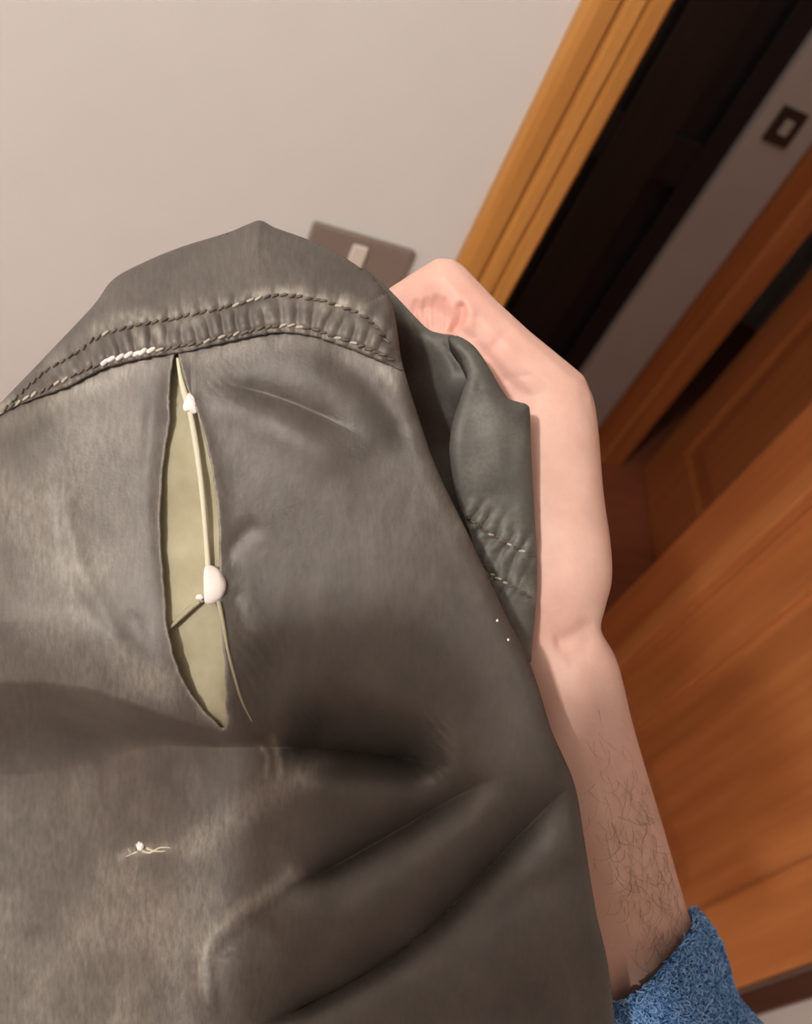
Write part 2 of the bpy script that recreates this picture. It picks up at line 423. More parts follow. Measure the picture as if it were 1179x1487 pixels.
sil = spline([(-150, 790), (-80, 672), (0, 590), (75, 512), (138, 445), (165, 409), (205, 386), (262, 362), (330, 341), (362, 328), (379, 323), (398, 333),
              (450, 352), (500, 377), (545, 410), (566, 442), (574, 480), (582, 530), (604, 602), (632, 682), (680, 782), (726, 882), (769, 970), (798, 1060), (831, 1138),
              (846, 1220), (862, 1320), (880, 1400), (892, 1500), (912, 1660)], 10)
sil_d = dense(sil, 2.0)
hem_lo = spline([(-160, 800), (-60, 650), (0, 604), (40, 584), (100, 561), (150, 536), (210, 520), (262, 512), (330, 497), (400, 483), (450, 487), (500, 503), (550, 523), (585, 541)], 10)
row_hi = spline([(6, 597), (60, 545), (105, 517), (150, 487), (200, 473), (250, 464), (310, 451), (370, 436), (405, 430), (450, 434), (500, 448), (535, 465), (558, 490), (570, 512)], 10)
row_lo = spline([(14, 592), (60, 568), (100, 549), (150, 527), (210, 511), (260, 504), (330, 489), (400, 474), (450, 478), (500, 494), (550, 513), (576, 529)], 10)

def groove(x, y, pts, width, amp, taper=0.25):
    """gaussian crease along a line, fading at both ends; amp > 0 sinks away from the camera"""
    P = dense(spline(pts, 8), 3.0)
    D, I = nearest(P, x, y)
    t = I / max(len(P) - 1, 1)
    f = np.clip(np.minimum(t, 1 - t) / max(taper, 1e-3), 0, 1); f = f * f * (3 - 2 * f)
    return amp * f * np.exp(-0.5 * (D / width) ** 2)

def cusp(x, y, pts, w1, w2, amp, taper=0.25, soft=3.0):
    """sharp-bottomed fold: drops over w1 pixels on the upper side and comes back over w2 on the lower side"""
    P = dense(spline(pts, 8), 3.0)
    D, I = nearest(P, x, y)
    T = np.gradient(P, axis=0); sg = ((x - P[I, 0]) * -T[I, 1] + (y - P[I, 1]) * T[I, 0]) > 0
    t = I / max(len(P) - 1, 1)
    f = np.clip(np.minimum(t, 1 - t) / max(taper, 1e-3), 0, 1); f = f * f * (3 - 2 * f)
    w = np.where(sg, w2, w1)
    return amp * f * np.exp(-(np.sqrt(D * D + soft * soft) - soft) / w)

def step_below(x, y, pts, w, amp, fade):
    """signed step: the side below the line sinks by amp right at it and comes back over fade pixels"""
    P = dense(spline(pts, 8), 3.0)
    D, I = nearest(P, x, y)
    T = np.gradient(P, axis=0); sgn = np.sign((x - P[I, 0]) * -T[I, 1] + (y - P[I, 1]) * T[I, 0])
    s = D * sgn
    t = I / (len(P) - 1); f = np.clip(np.minimum(t, 1 - t) / 0.2, 0, 1); f = f * f * (3 - 2 * f)
    up = 1 / (1 + np.exp(-s / w))
    return amp * f * up * np.exp(-np.maximum(s, 0) / fade)

MM = 0.001
def sm01(t):
    t = np.clip(t, 0, 1); return t * t * (3 - 2 * t)
SAGX = np.arange(-300, 1100, 4.0)
def eased(v, n=31):
    p = np.pad(v, n, mode='edge')
    for _ in range(2): p = np.convolve(p, np.ones(n) / n, 'same')
    return p[n:-n]
SAGT = eased(np.interp(SAGX, [-220, 0, 90, 150, 200, 245, 320, 430], [984, 988, 985, 998, 1020, 1043, 1058, 1070]))
SAGB = eased(np.interp(SAGX, [-220, 0, 150, 245, 320, 430], [1100, 1094, 1082, 1076, 1074, 1080]))
def main_depth(x, y):
    x = np.asarray(x, float); y = np.asarray(y, float)
    d = 0.281 + 0.010 * np.clip((x - 300) / 500, -1.2, 1.4) ** 2 + 0.004 * np.clip((y - 900) / 600, -1, 1.3)
    d += 0.012 * np.clip((560 - y) / 240, 0, 1) ** 1.6
    d += 0.008 * np.clip((120 - x) / 300, 0, 1) ** 1.5
    # the upper part bulges over a deep sag that crosses at the foot of the slit
    d += groove(x, y, [(-200, 900), (0, 905), (150, 930), (300, 970), (420, 985)], 55, -6 * MM, 0.15)
    d += cusp(x, y, [(170, 1066), (240, 1067), (320, 1070), (440, 1085), (560, 1098), (665, 1112)], 24, 40, 9 * MM, 0.14)
    yt = np.interp(x, SAGX, SAGT); yb = np.interp(x, SAGX, SAGB)
    tt = (y - yt) / (yb - yt)
    yb = yb + 10 + 26 * sm01((260 - x) / 200)
    tt = np.clip((y - yt) / (yb - yt), 0, 1); rise = np.where(tt < 0.45, 0.5 * (tt / 0.45) ** 1.5, 1 - 0.5 * ((1 - tt) / 0.55) ** 1.8)
    d += 0.00115 * (yb - yt) * sm01((470 - x) / 150) * rise * np.exp(-np.maximum(y - yb, 0) ** 2 / 330 ** 2)
    d += cusp(x, y, [(395, 1082), (500, 1090), (600, 1104), (665, 1116)], 44, 15, 13 * MM, 0.3)
    d += groove(x, y, [(-160, 1030), (0, 1026), (80, 1022), (160, 1036), (240, 1056)], 26, 2 * MM, 0.3)
    d += groove(x, y, [(400, 1040), (500, 1062), (590, 1085), (660, 1110)], 30, 10 * MM, 0.3)
    d += groove(x, y, [(400, 1175), (440, 1135), (520, 1150), (640, 1135)], 22, -3.0 * MM)
    d += cusp(x, y, [(740, 1120), (660, 1158), (560, 1215), (470, 1265), (385, 1305)], 26, 26, 13 * MM, 0.3)
    d += cusp(x, y, [(850, 1120), (790, 1175), (720, 1248), (620, 1350), (510, 1425), (340, 1510)], 27, 29, 13 * MM, 0.2, 1.5)
    d += groove(x, y, [(800, 1130), (700, 1200), (570, 1300), (440, 1380)], 26, -3.0 * MM)
    d += groove(x, y, [(860, 1250), (780, 1340), (680, 1440), (600, 1520)], 40, -3.0 * MM)
    d += groove(x, y, [(450, 1255), (400, 1288), (340, 1330), (303, 1372), (296, 1420), (310, 1500)], 11, -2.6 * MM, 0.15)
    d += groove(x, y, [(400, 1330), (345, 1365), (335, 1400)], 18, 2.0 * MM)
    d += groove(x, y, [(225, 1270), (210, 1340), (200, 1420), (185, 1520)], 17, 2.8 * MM, 0.3)
    d += groove(x, y, [(300, 1210), (360, 1180), (420, 1130), (470, 1105)], 16, -1.8 * MM)
    d += groove(x, y, [(345, 1100), (352, 1140), (345, 1200)], 9, 1.2 * MM)
    d += groove(x, y, [(395, 1060), (405, 1100), (408, 1135)], 5, -1.0 * MM)
    d += groove(x, y, [(365, 1060), (388, 1095), (390, 1130)], 5, -0.8 * MM)
    d += 0.020 * np.clip((260 - x) / 420, 0, 1) ** 1.7 * np.clip((y - 900) / 250, 0, 1) - 0.006 * np.exp(-((x - 230) / 170) ** 2 - ((y - 1330) / 160) ** 2)
    # creases by the seam and the slit
    d += cusp(x, y, [(290, 552), (350, 563), (410, 580), (470, 605), (540, 640)], 15, 16, 3.2 * MM, 0.35, 5.0)
    d += groove(x, y, [(275, 610), (340, 590), (420, 625), (520, 690)], 22, -1.5 * MM)
    d += groove(x, y, [(450, 500), (520, 540), (570, 600), (610, 670)], 18, 2.2 * MM)
    d += groove(x, y, [(385, 755), (355, 775), (332, 802), (322, 830)], 10, 1.0 * MM)
    d += groove(x, y, [(335, 850), (350, 895), (352, 930)], 10, 0.6 * MM)
    d += groove(x, y, [(92, 640), (97, 740), (120, 830), (165, 910), (215, 985)], 12, 0.9 * MM)
    d += groove(x, y, [(70, 640), (75, 740), (95, 830)], 14, -0.4 * MM)
    d += groove(x, y, [(232, 535), (222, 620), (215, 720), (220, 830)], 10, 0.8 * MM)
    d += groove(x, y, [(185, 880), (200, 940), (240, 1000)], 14, -0.8 * MM)
    d += 0.9 * MM * fbm(x / 110.0, y / 160.0, 3) + 0.10 * MM * fbm(x / 18.0 + 9, y / 30.0, 3)
    return d

def roll(x, y, d, rho_top=0.020, rho_side=0.005):
    """the cloth turns away from the eye towards its outline"""
    D, I = nearest(sil_d, x, y)
    e = D * d / F
    yy = sil_d[I, 1]; xx = sil_d[I, 0]
    rho = np.where(xx < 560, rho_top, rho_side)
    k = np.clip(1 - e / rho, 0, 1)
    return d + rho * (1 - np.sqrt(np.clip(1 - k * k, 0, 1))) * 0.8

def sheet(poly, step, dfun, holes=(), snap=1.5, ragged=None):
    """quads on a lattice cut to an outline, its border pulled onto the outline; returns px, py, faces, border loop edges"""
    P = np.array(poly); x0, y0 = P.min(0) - step; x1, y1 = P.max(0) + step
    xs = np.arange(x0, x1 + step, step); ys = np.arange(y0, y1 + step, step)
    cx, cy = np.meshgrid((xs[:-1] + xs[1:]) / 2, (ys[:-1] + ys[1:]) / 2)
    ok = inside(P, cx, cy)
    for h in holes: ok &= ~inside(np.array(h), cx, cy)
    nx = len(xs)
    jj, ii = np.nonzero(ok)
    a = jj * nx + ii
    Fc = np.stack([a, a + nx, a + nx + 1, a + 1], 1)
    used, inv = np.unique(Fc, return_inverse=True); Fc = inv.reshape(Fc.shape)
    X = xs[used % nx].astype(float); Y = ys[used // nx].astype(float)
    ed = np.concatenate([Fc[:, [k, (k + 1) % 4]] for k in range(4)])
    key = np.sort(ed, 1); u, ix, cnt = np.unique(key[:, 0].astype(np.int64) * len(X) + key[:, 1], return_index=True, return_counts=True)
    border = ed[ix[cnt == 1]]
    bv = np.unique(border)
    rings = [dense(P, step * 0.4, True)] + [dense(np.array(h), step * 0.4, True) for h in holes]
    allp = np.vstack(rings); which = np.concatenate([[k] * len(r) for k, r in enumerate(rings)])
    D, I = nearest(allp, X[bv], Y[bv])
    X[bv] = allp[I, 0]; Y[bv] = allp[I, 1]
    own = np.full(len(X), -1); own[bv] = which[I]
    # ease the neighbours of the border
    for _ in range(2):
        sx = np.zeros(len(X)); sy = np.zeros(len(X)); c = np.zeros(len(X))
        for p, q in ((0, 1), (1, 2), (2, 3), (3, 0)):
            for s, t in ((p, q), (q, p)):
                np.add.at(sx, Fc[:, s], X[Fc[:, t]]); np.add.at(sy, Fc[:, s], Y[Fc[:, t]]); np.add.at(c, Fc[:, s], 1)
        mv = own < 0
        X[mv] = 0.5 * X[mv] + 0.5 * sx[mv] / c[mv]; Y[mv] = 0.5 * Y[mv] + 0.5 * sy[mv] / c[mv]
    return X, Y, Fc, border, own

def skirt(X, Y, Dp, Fc, border, sel, rings, centre):
    """rolls the chosen border under: rings of (pixels inward, metres deeper)"""
    V = list(zip(X, Y, Dp)); Fn = [tuple(f) for f in Fc]
    idx = {}
    def at(v, k):
        if k < 0: return v
        if (v, k) not in idx:
            dx, dy = centre[0] - X[v], centre[1] - Y[v]; n = math.hypot(dx, dy) or 1
            V.append((X[v] + dx / n * rings[k][0], Y[v] + dy / n * rings[k][0], Dp[v] + rings[k][1])); idx[(v, k)] = len(V) - 1
        return idx[(v, k)]
    for a, b in border:
        if not (sel[a] and sel[b]): continue
        for k in range(len(rings)):
            Fn.append((at(b, k - 1), at(a, k - 1), at(a, k), at(b, k)))
    return np.array(V), Fn

def set_attr(me, name, vals):
    a = me.attributes.new(name, 'FLOAT', 'POINT'); a.data.foreach_set('value', np.asarray(vals, np.float32))

def near_line(x, y, pts, w):
    D, _ = nearest(dense(spline(pts, 6), 3.0), x, y)
    return np.exp(-0.5 * (D / w) ** 2)

def thick(o, t=0.0007):
    md = o.modifiers.new('thickness', 'SOLIDIFY'); md.thickness = t; md.offset = -1.0 if False else 1.0
    return o

slit = spline([(254, 512), (248, 560), (247, 610), (240, 660), (234, 720), (235, 790), (239, 850), (244, 910), (252, 950), (266, 985), (292, 1024), (325, 1056),
               (327, 1010), (326, 960), (322, 915), (319, 880), (319, 830), (318, 770), (314, 715), (306, 672), (294, 628), (284, 592), (270, 560), (262, 528)], 6, True)
tear2 = [(198, 1226), (206, 1222), (214, 1230), (208, 1237), (199, 1235)]

_t = np.arange(len(slit)); _n = np.roll(slit, -1, 0) - np.roll(slit, 1, 0); _n /= np.linalg.norm(_n, axis=1)[:, None] + 1e-9
slit = slit + np.stack([-_n[:, 1], _n[:, 0]], 1) * (2.6 * fbm(_t / 3.0, _t * 0 + 3.3, 3) + 1.4 * (rng.random(len(slit)) - 0.5))[:, None]
def lift(x, y):
    """lips of the slit curl up a little"""
    D, I = nearest(dense(slit, 2, True), x, y)
    return -1.2 * MM * np.exp(-D / 9.0) - np.where(x > 280, 1.6 * MM, 0.4 * MM) * np.exp(-D / 22.0)

def finish(name, X, Y, Dp, Fn, m, wear_and_light, flip=False):
    V = W(X, Y, Dp)
    me = mesh_np(name, V, Fn)
    if wear_and_light is not None:
        set_attr(me, 'wear_and_light', wear_and_light)
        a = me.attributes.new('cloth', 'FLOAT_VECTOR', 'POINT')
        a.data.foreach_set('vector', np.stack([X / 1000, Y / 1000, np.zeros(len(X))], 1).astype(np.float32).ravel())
    o = link(name, me, m); keep_world(o, jk)
    return o

# front panel below the seam (it runs on under the yoke)
front_poly = [tuple(p) for p in dense(hem_lo, 8)]
front_poly = [(x, y - 16) for x, y in front_poly if x < 578]
i0 = np.argmin(np.abs(sil_d[:, 0] - 584) + np.abs(sil_d[:, 1] - 535))
front_poly += [tuple(p) for p in sil_d[i0::4]] + [(-160, 1660)]
X, Y, Fc, border, own = sheet(front_poly, 2.6, None, holes=[slit, tear2])
Dp = main_depth(X, Y) + lift(X, Y); Dp = roll(X, Y, Dp)
ds, _ = nearest(sil_d, X, Y)
sel = (ds < 1.5) & (own == 0)
nv = len(X)
VV, Fn = skirt(X, Y, Dp, Fc, border, sel, [(2, 0.003), (10, 0.007), (30, 0.011), (70, 0.014)], (300, 1100))
X, Y, Dp = VV.T
fleck = np.clip(fbm(X / 60, Y / 90, 4) + 0.25, 0, 1)
wear_and_light = 0.55 * near_line(X, Y, [(0, 615), (100, 572), (210, 530), (330, 507), (420, 492), (520, 518), (575, 545)], 12) * (0.4 + fleck)
wear_and_light += 0.35 * near_line(X, Y, [(560, 540), (600, 640), (660, 760)], 16) * fleck
wear_and_light += 0.30 * near_line(X, Y, [(90, 700), (105, 800), (150, 900), (215, 980)], 24) * fleck
wear_and_light += 0.30 * near_line(X, Y, [(120, 860), (150, 940), (240, 1000)], 30) * fleck
wear_and_light += 0.40 * near_line(X, Y, [(430, 1270), (345, 1325), (302, 1372), (297, 1430)], 9)  # here and next line: ridge highlights painted in along with the rub
wear_and_light += 0.35 * near_line(X, Y, [(280, 1230), (350, 1180), (420, 1135), (460, 1105)], 16)
wear_and_light += 0.45 * (near_line(X, Y, [(398, 1072), (406, 1100), (408, 1130)], 4) + 0.7 * near_line(X, Y, [(380, 1080), (390, 1100), (388, 1130)], 3))
wear_and_light += 0.30 * near_line(X, Y, [(60, 1100), (200, 1130), (330, 1110)], 30) * fleck
wear_and_light += 0.45 * near_line(X, Y, [(180, 1244), (200, 1235), (250, 1230)], 5)
D, _ = nearest(dense(slit, 2, True), X, Y)
wear_and_light += 0.55 * np.exp(-D / 2.2) + 0.30 * np.exp(-D / 9.0) * (X > 285)
wear_and_light += 0.20 * np.clip(1 - X / 420, 0, 1) * (0.5 + fleck) + 0.05 + 0.16 * fleck * np.clip((980 - Y) / 200, 0, 1) + 0.36 * np.clip((Y - 1110) / 150, 0, 1) * np.clip((440 - X) / 160, 0, 1) * (0.5 + fleck)  # scuffs, plus light painted over the left, upper and lower-left cloth
o = finish('front_panel', X, Y, Dp, Fn, M['shell'], np.clip(wear_and_light, 0, 1)); thick(o)

# yoke above the seam, with its double-stitched hem lying on the front panel
i1 = np.argmin(np.abs(sil_d[:, 0] - 586) + np.abs(sil_d[:, 1] - 541))
yoke_poly = [tuple(p) for p in sil_d[:i1:3]] + [tuple(p) for p in dense(hem_lo, 4)[::-1] if p[0] < 584]
X, Y, Fc, border, own = sheet(yoke_poly, 2.4, None)
Dp = main_depth(X, Y)
Dh, Ih = nearest(dense(hem_lo, 2), X, Y); Dlo, Il = nearest(dense(row_lo, 2), X, Y); Dhi, _ = nearest(dense(row_hi, 2), X, Y)
along = Il * 2.0
hemw = 1 / (1 + np.exp((Dh - 62) / 8))
Dp -= 1.6 * MM + 1.1 * MM * hemw
Dp += 0.75 * MM * np.exp(-0.5 * (Dlo / 3.6) ** 2) + 0.75 * MM * np.exp(-0.5 * (Dhi / 4.0) ** 2)
Dp -= 0.55 * MM * hemw * np.sin(along / 21.0 * 2 * math.pi + 2.5 * fbm(X / 60, Y / 60, 2)) * np.exp(-0.5 * ((Dlo - 16) / 16) ** 2)
Dp -= 0.5 * MM * np.sin(along / 26.0 * 2 * math.pi + 3 * fbm(X / 50, Y / 50, 2)) * np.exp(-0.5 * ((Dhi - 6) / 10) ** 2)
Dp += 1.0 * MM * np.exp(-Dh / 3.0)
Dp = roll(X, Y, Dp, 0.019, 0.008)
ds, _ = nearest(sil_d, X, Y); sel = (ds < 1.5)
VV, Fn = skirt(X, Y, Dp, Fc, border, sel, [(2, 0.004), (8, 0.010), (26, 0.018), (60, 0.026)], (300, 900))
X, Y, Dp = VV.T
fleck = np.clip(fbm(X / 40, Y / 40, 4) + 0.2, 0, 1)
Dhi, Ihi = nearest(dense(row_hi, 2), X, Y); Dlo, _ = nearest(dense(row_lo, 2), X, Y)
wear_and_light = 0.75 * np.exp(-0.5 * (Dhi / 10) ** 2) * fleck + 0.45 * np.exp(-0.5 * (Dlo / 8) ** 2) * fleck
wear_and_light += 0.8 * near_line(X, Y, [(140, 478), (180, 466), (212, 462)], 8) * (0.3 + fleck) + 0.5 * near_line(X, Y, [(198, 480), (206, 500)], 4) + 0.5 * near_line(X, Y, [(228, 480), (240, 500)], 4)
wear_and_light += 0.6 * near_line(X, Y, [(500, 440), (520, 448)], 8) + 0.45 * near_line(X, Y, [(360, 428), (430, 424)], 5) + 0.14 + 0.12 * fleck
finish('yoke', X, Y, Dp, Fn, M['shell'], np.clip(wear_and_light, 0, 1))
yoke = bpy.data.objects['yoke']; thick(yoke)

# stitches: one short thread capsule each, sharing three meshes
def capsule(name, ln, r, m):
    V = []; Fc = []; ks = [(-0.5, 0.15), (-0.42, 0.75), (-0.2, 1.0), (0.2, 1.0), (0.42, 0.75), (0.5, 0.15)]
    for a, s in ks:
        for k in range(7):
            t = 2 * math.pi * k / 7
            V.append((a * ln, r * s * math.cos(t), r * s * math.sin(t)))
    for i in range(len(ks) - 1):
        for k in range(7): Fc.append((i * 7 + k, i * 7 + (k + 1) % 7, i * 7 + 7 + (k + 1) % 7, i * 7 + 7 + k))
    Fc += [tuple(range(6, -1, -1)), tuple(range(len(V) - 7, len(V)))]
    me = mesh_np(name, V, Fc); me.materials.append(m)
    me.polygons.foreach_set('use_smooth', [True] * len(me.polygons)); return me
ST = {k: capsule('stitch', 0.0031, 0.00055, M[k]) for k in ('stitch', 'stitch_pale', 'stitch_white')}
ST['stitch_white'] = capsule('stitch', 0.0037, 0.00088, M['stitch_white'])

def bvh_of(o):
    dg = bpy.context.evaluated_depsgraph_get(); ev = o.evaluated_get(dg); me = ev.to_mesh()
    V = np.empty(len(me.vertices) * 3); me.vertices.foreach_get('co', V); V = V.reshape(-1, 3)
    mw = np.array(ev.matrix_world); V = V @ mw[:3, :3].T + mw[:3, 3]
    P = [tuple(p.vertices) for p in me.polygons]; ev.to_mesh_clear()
    return BVHTree.FromPolygons([Vector(v) for v in V], P)

def hit(bvh, px, py):
    d = Vector(W(px, py, 1.0) - EYE).normalized()
    return bvh.ray_cast(Vector(EYE), d)

def stitch_row(row, parent, bvh, gap=12.5, pale=0.25, white=lambda x, y: False, start=4, up=0.0004, skip=lambda x, y: False):
    P = dense(row, 0.5); s = start
    inv = parent.matrix_world.inverted()
    while s < len(P) * 0.5 - gap:
        k = int(s / 0.5); k2 = min(k + 8, len(P) - 1); k1 = max(k - 8, 0)
        x, y = P[k] + rng.normal(0, 0.6, 2); s += gap * random.uniform(0.88, 1.12)
        if skip(x, y): continue
        h = hit(bvh, x, y)
        if h[0] is None: continue
        t = P[k2] - P[k1]; a = math.atan2(t[1], t[0]) - 0.30 + random.gauss(0, 0.10)
        h2 = hit(bvh, x + 3 * math.cos(a), y + 3 * math.sin(a)); h3 = hit(bvh, x - 3 * math.cos(a), y - 3 * math.sin(a))
        if h2[0] is None or h3[0] is None: continue
        ax = (h2[0] - h3[0]).normalized(); n = h[1]
        if n.dot(Vector(EYE) - h[0]) < 0: n = -n
        z = (n - ax * n.dot(ax)).normalized(); yv = z.cross(ax)
        kind = 'stitch_white' if white(x, y) else ('stitch_pale' if random.random() < pale else 'stitch')
        o = bpy.data.objects.new('stitch', ST[kind]); COL.objects.link(o)
        R = Matrix((ax, yv, z)).transposed().to_4x4()
        o.parent = parent; o.matrix_parent_inverse = inv
        o.matrix_basis = Matrix.Translation(h[0] + z * up) @ R
bpy.context.view_layer.update()
bv = bvh_of(yoke)
stitch_row(row_hi, yoke, bv, 12.0, 0.10)
stitch_row(row_lo, yoke, bv, 11.5, 0.16, white=lambda x, y: (148 < x < 232 and random.random() < 0.75) )

# lining seen through the slit: an upper piece whose lower border crosses, and a lower piece behind it
def lining(poly, off, name):
    X, Y, Fc, border, own = sheet(poly, 4.0, None)
    Dp = main_depth(X, Y) * 0.25 + 0.75 * main_depth(np.full_like(X, 285), np.clip(Y, 560, 960)) + off
    Dp += 0.7 * MM * np.sin(Y / 34.0 + X / 60.0) + 0.8 * MM * fbm(X / 40, Y / 50, 3)
    Dp = np.maximum(Dp, main_depth(X, Y) + lift(X, Y) + 0.0016 + 0.4 * (off - 0.0026))
    o = finish(name, X, Y, Dp, [tuple(f) for f in Fc], M['lining'], None)
    thick(o, 0.0005); o['label'] = 'olive green lining fabric'
    return o
lining([(205, 500), (340, 500), (352, 700), (345, 830), (322, 862), (296, 874), (276, 884), (262, 898), (247, 914), (225, 925), (205, 800)], 0.0026, 'lining')
lining([(215, 850), (350, 850), (372, 960), (372, 1075), (300, 1075), (240, 1010)], 0.0050, 'lining')

# the pale rolled edge, the wads of padding and the loose threads
def tube(name, pts, rad, m, parent, sides=8, world=False):
    """pts: px, py, depth; rad: radius or list, in metres"""
    P = np.array(pts, float)
    if len(P) > 2:
        S = spline(P, 6)
    else: S = P
    R = np.interp(np.linspace(0, 1, len(S)), np.linspace(0, 1, len(np.atleast_1d(rad))), np.atleast_1d(rad)) if np.ndim(rad) else np.full(len(S), rad)
    C = W(S[:, 0], S[:, 1], S[:, 2]); V = []; Fc = []
    for i in range(len(C)):
        t = C[min(i + 1, len(C) - 1)] - C[max(i - 1, 0)]; t /= np.linalg.norm(t)
        a = np.cross(t, ez); a /= np.linalg.norm(a); b = np.cross(t, a)
        for k in range(sides):
            q = 2 * math.pi * k / sides; V.append(C[i] + R[i] * (math.cos(q) * a + math.sin(q) * b))
    for i in range(len(C) - 1):
        for k in range(sides): Fc.append((i * sides + k, i * sides + (k + 1) % sides, (i + 1) * sides + (k + 1) % sides, (i + 1) * sides + k))
    Fc += [tuple(range(sides)), tuple(range(len(V) - sides, len(V)))[::-1]]
    me = mesh_np(name, V, Fc); o = link(name, me, m); keep_world(o, parent); return o

def md(x, y): return float(main_depth(np.array([x]), np.array([y]))[0])
def blob(name, c, rx, ry, rz, m, parent, seed=0, bump=0.12, flat=None):
    """lumpy wad around pixel c, half sizes in metres along image right, down and depth"""
    bm = bmesh.new(); bmesh.ops.create_icosphere(bm, subdivisions=4, radius=1.0)
    V = np.array([v.co[:] for v in bm.verts]); Fc = [tuple(v.index for v in f.verts) for f in bm.faces]; bm.free()
    k = 1 + bump * (fbm(V[:, 0] * 2 + seed + V[:, 2] * 1.3, V[:, 1] * 2 + seed, 3))
    V = V * k[:, None]
    if flat is not None: V = flat(V)
    C = W(*c); P = C + V[:, :1] * rx * ex + V[:, 1:2] * ry * ey + V[:, 2:3] * rz * ez
    me = mesh_np(name, P, Fc); o = link(name, me, m); keep_world(o, parent); return o

s = [(258, 520), (262, 545), (268, 570), (276, 598), (284, 640), (291, 690), (296, 740), (300, 790), (303, 830)]
tube('rolled_edge', [(x, y, md(x, y) - 0.0012) for x, y in s], [0.0006, 0.0008, 0.0013, 0.0011, 0.0012, 0.0011, 0.0010, 0.0010, 0.0011], M['strand'], jk)
s = [(317, 872), (324, 905), (331, 945), (341, 985), (352, 1020), (366, 1048)]
tube('rolled_edge', [(x, y, md(x, y) + float(lift(np.array([x]), np.array([y]))[0]) - 0.0010) for x, y in s], [0.0008, 0.0007, 0.0005, 0.0005, 0.0004, 0.0002], M['lining'], jk)
def tri(V):
    V = V.copy(); k = (V[:, 1] + 1) / 2
    V[:, 0] = V[:, 0] * (0.25 + 0.85 * k) + 0.25 * k; return V
blob('padding_tuft', (275, 585, md(275, 585) - 0.0022), 0.0036, 0.0036, 0.0016, M['padding'], jk, 3, 0.2, tri)
def half(V):
    V = V.copy(); V[:, 0] = np.where(V[:, 0] < 0, V[:, 0] * (0.22 - 0.10 * np.cos(V[:, 1] * 2)), V[:, 0]); return V
blob('padding_tuft', (301, 849, md(305, 850) - 0.0030), 0.0064, 0.0070, 0.0040, M['padding'], jk, 8, 0.10, half)
blob('padding_tuft', (290, 867, md(290, 867) - 0.0006), 0.0014, 0.0011, 0.0010, M['padding'], jk, 5, 0.3)
blob('padding_tuft', (204, 1229, md(204, 1229) - 0.0011), 0.0019, 0.0021, 0.0014, M['padding'], jk, 6, 0.35)
for s in ([(208, 1236), (218, 1238), (232, 1231), (247, 1231)], [(201, 1236), (192, 1240), (183, 1244)], [(192, 1240), (186, 1232)], [(214, 1232), (226, 1236), (240, 1236)]):
    tube("loose_thread", [(x, y, md(x, y) - 0.0014) for x, y in s], [0.0006, 0.0004, 0.0002], M['strand'], jk, 6)
s = [(247, 912), (262, 897), (276, 884), (290, 874)]
tube('rolled_edge', [(x, y, md(x, y) + 0.0012) for x, y in s], [0.0004, 0.0009, 0.0010, 0.0006], M['lining'], jk)
for x, y in ((722, 901), (738, 929), (6, 1061)):
    blob('lint', (x, y, md(x, y) - 0.0006), 0.0004, 0.0005, 0.0003, M['padding'], jk, x, 0.3)

# the turned-back part behind the right border: a flat inner facet and a puffed outer one with its own seam
def sst(t):
    t = np.clip(t, 0, 1); return t * t * (3 - 2 * t)
def facet_depth(x, y):
    d = 0.3150 - 0.000045 * (x - 640) + 0.024 * sst((660 - x) / 80) * sst((y - 465) / 90) + 0.022 * sst((y - 540) / 120)
    return d + 0.4 * MM * fbm(x / 40, y / 40, 3)
inner_poly = spline([(520, 395), (548, 408), (575, 434), (602, 463), (622, 481), (642, 487), (664, 492), (684, 520), (692, 560), (692, 640), (694, 720), (700, 800), (728, 900), (690, 960), (600, 980), (470, 900), (430, 720), (450, 570), (515, 470)], 6, True)
X, Y, Fc, border, own = sheet(inner_poly, 3.0, None)
Dp = facet_depth(X, Y)
Dp += groove(X, Y, [(590, 420), (597, 480), (604, 560), (625, 660)], 8, -1.8 * MM) + groove(X, Y, [(632, 488), (655, 515), (676, 548)], 4, 1.2 * MM)
Dp += groove(X, Y, [(560, 420), (572, 470), (590, 560)], 10, 2.5 * MM)
D, _ = nearest(dense(inner_poly, 2, True), X, Y)
Dp += 0.004 * np.exp(-D / 7.0) * (Y < 520)
VV, Fn = skirt(X, Y, Dp, Fc, border, Y < 530, [(1, 0.003), (6, 0.008), (20, 0.012)], (590, 620))
wear_and_light = 0.12 + 0.2 * np.clip(fbm(VV[:, 0] / 25, VV[:, 1] / 25, 3) + 0.1, 0, 1)
finish('inner_facet', *VV.T, Fn, M['fold'], wear_and_light); thick(bpy.data.objects['inner_facet'])

cuff_out = [(652, 489), (668, 492), (688, 506), (706, 532), (722, 560), (736, 580), (752, 586), (764, 590), (767, 602), (769, 660), (773, 740), (777, 810), (776, 870), (770, 940), (766, 985)]
cuff_poly = spline(cuff_out + [(742, 965), (715, 880), (690, 800), (672, 742), (661, 700), (655, 655), (660, 612), (675, 566), (680, 545), (672, 520)], 6, True)
edge_r = dense(spline(cuff_out, 6), 2.0); edge_l = dense(spline([(652, 489), (672, 520), (680, 545), (675, 566), (660, 612), (655, 655), (661, 700), (672, 742)], 6), 2.0)
c_hi = spline([(668, 742), (690, 760), (712, 776), (740, 792), (770, 806), (780, 812)], 8)
c_lo = spline([(690, 812), (706, 826), (726, 842), (748, 855), (768, 866), (780, 872)], 8)
X, Y, Fc, border, own = sheet(cuff_poly, 2.4, None)
Dp = 0.3005 + 0.000022 * (X - 700) + 0.011 * np.clip((Y - 640) / 300, 0, 1)
Dr, _ = nearest(edge_r, X, Y); Dl, _ = nearest(edge_l, X, Y)
rr = np.clip(1 - Dr / 26, 0, 1); Dp += 0.0055 * (1 - np.sqrt(np.clip(1 - rr ** 2, 0, 1)))
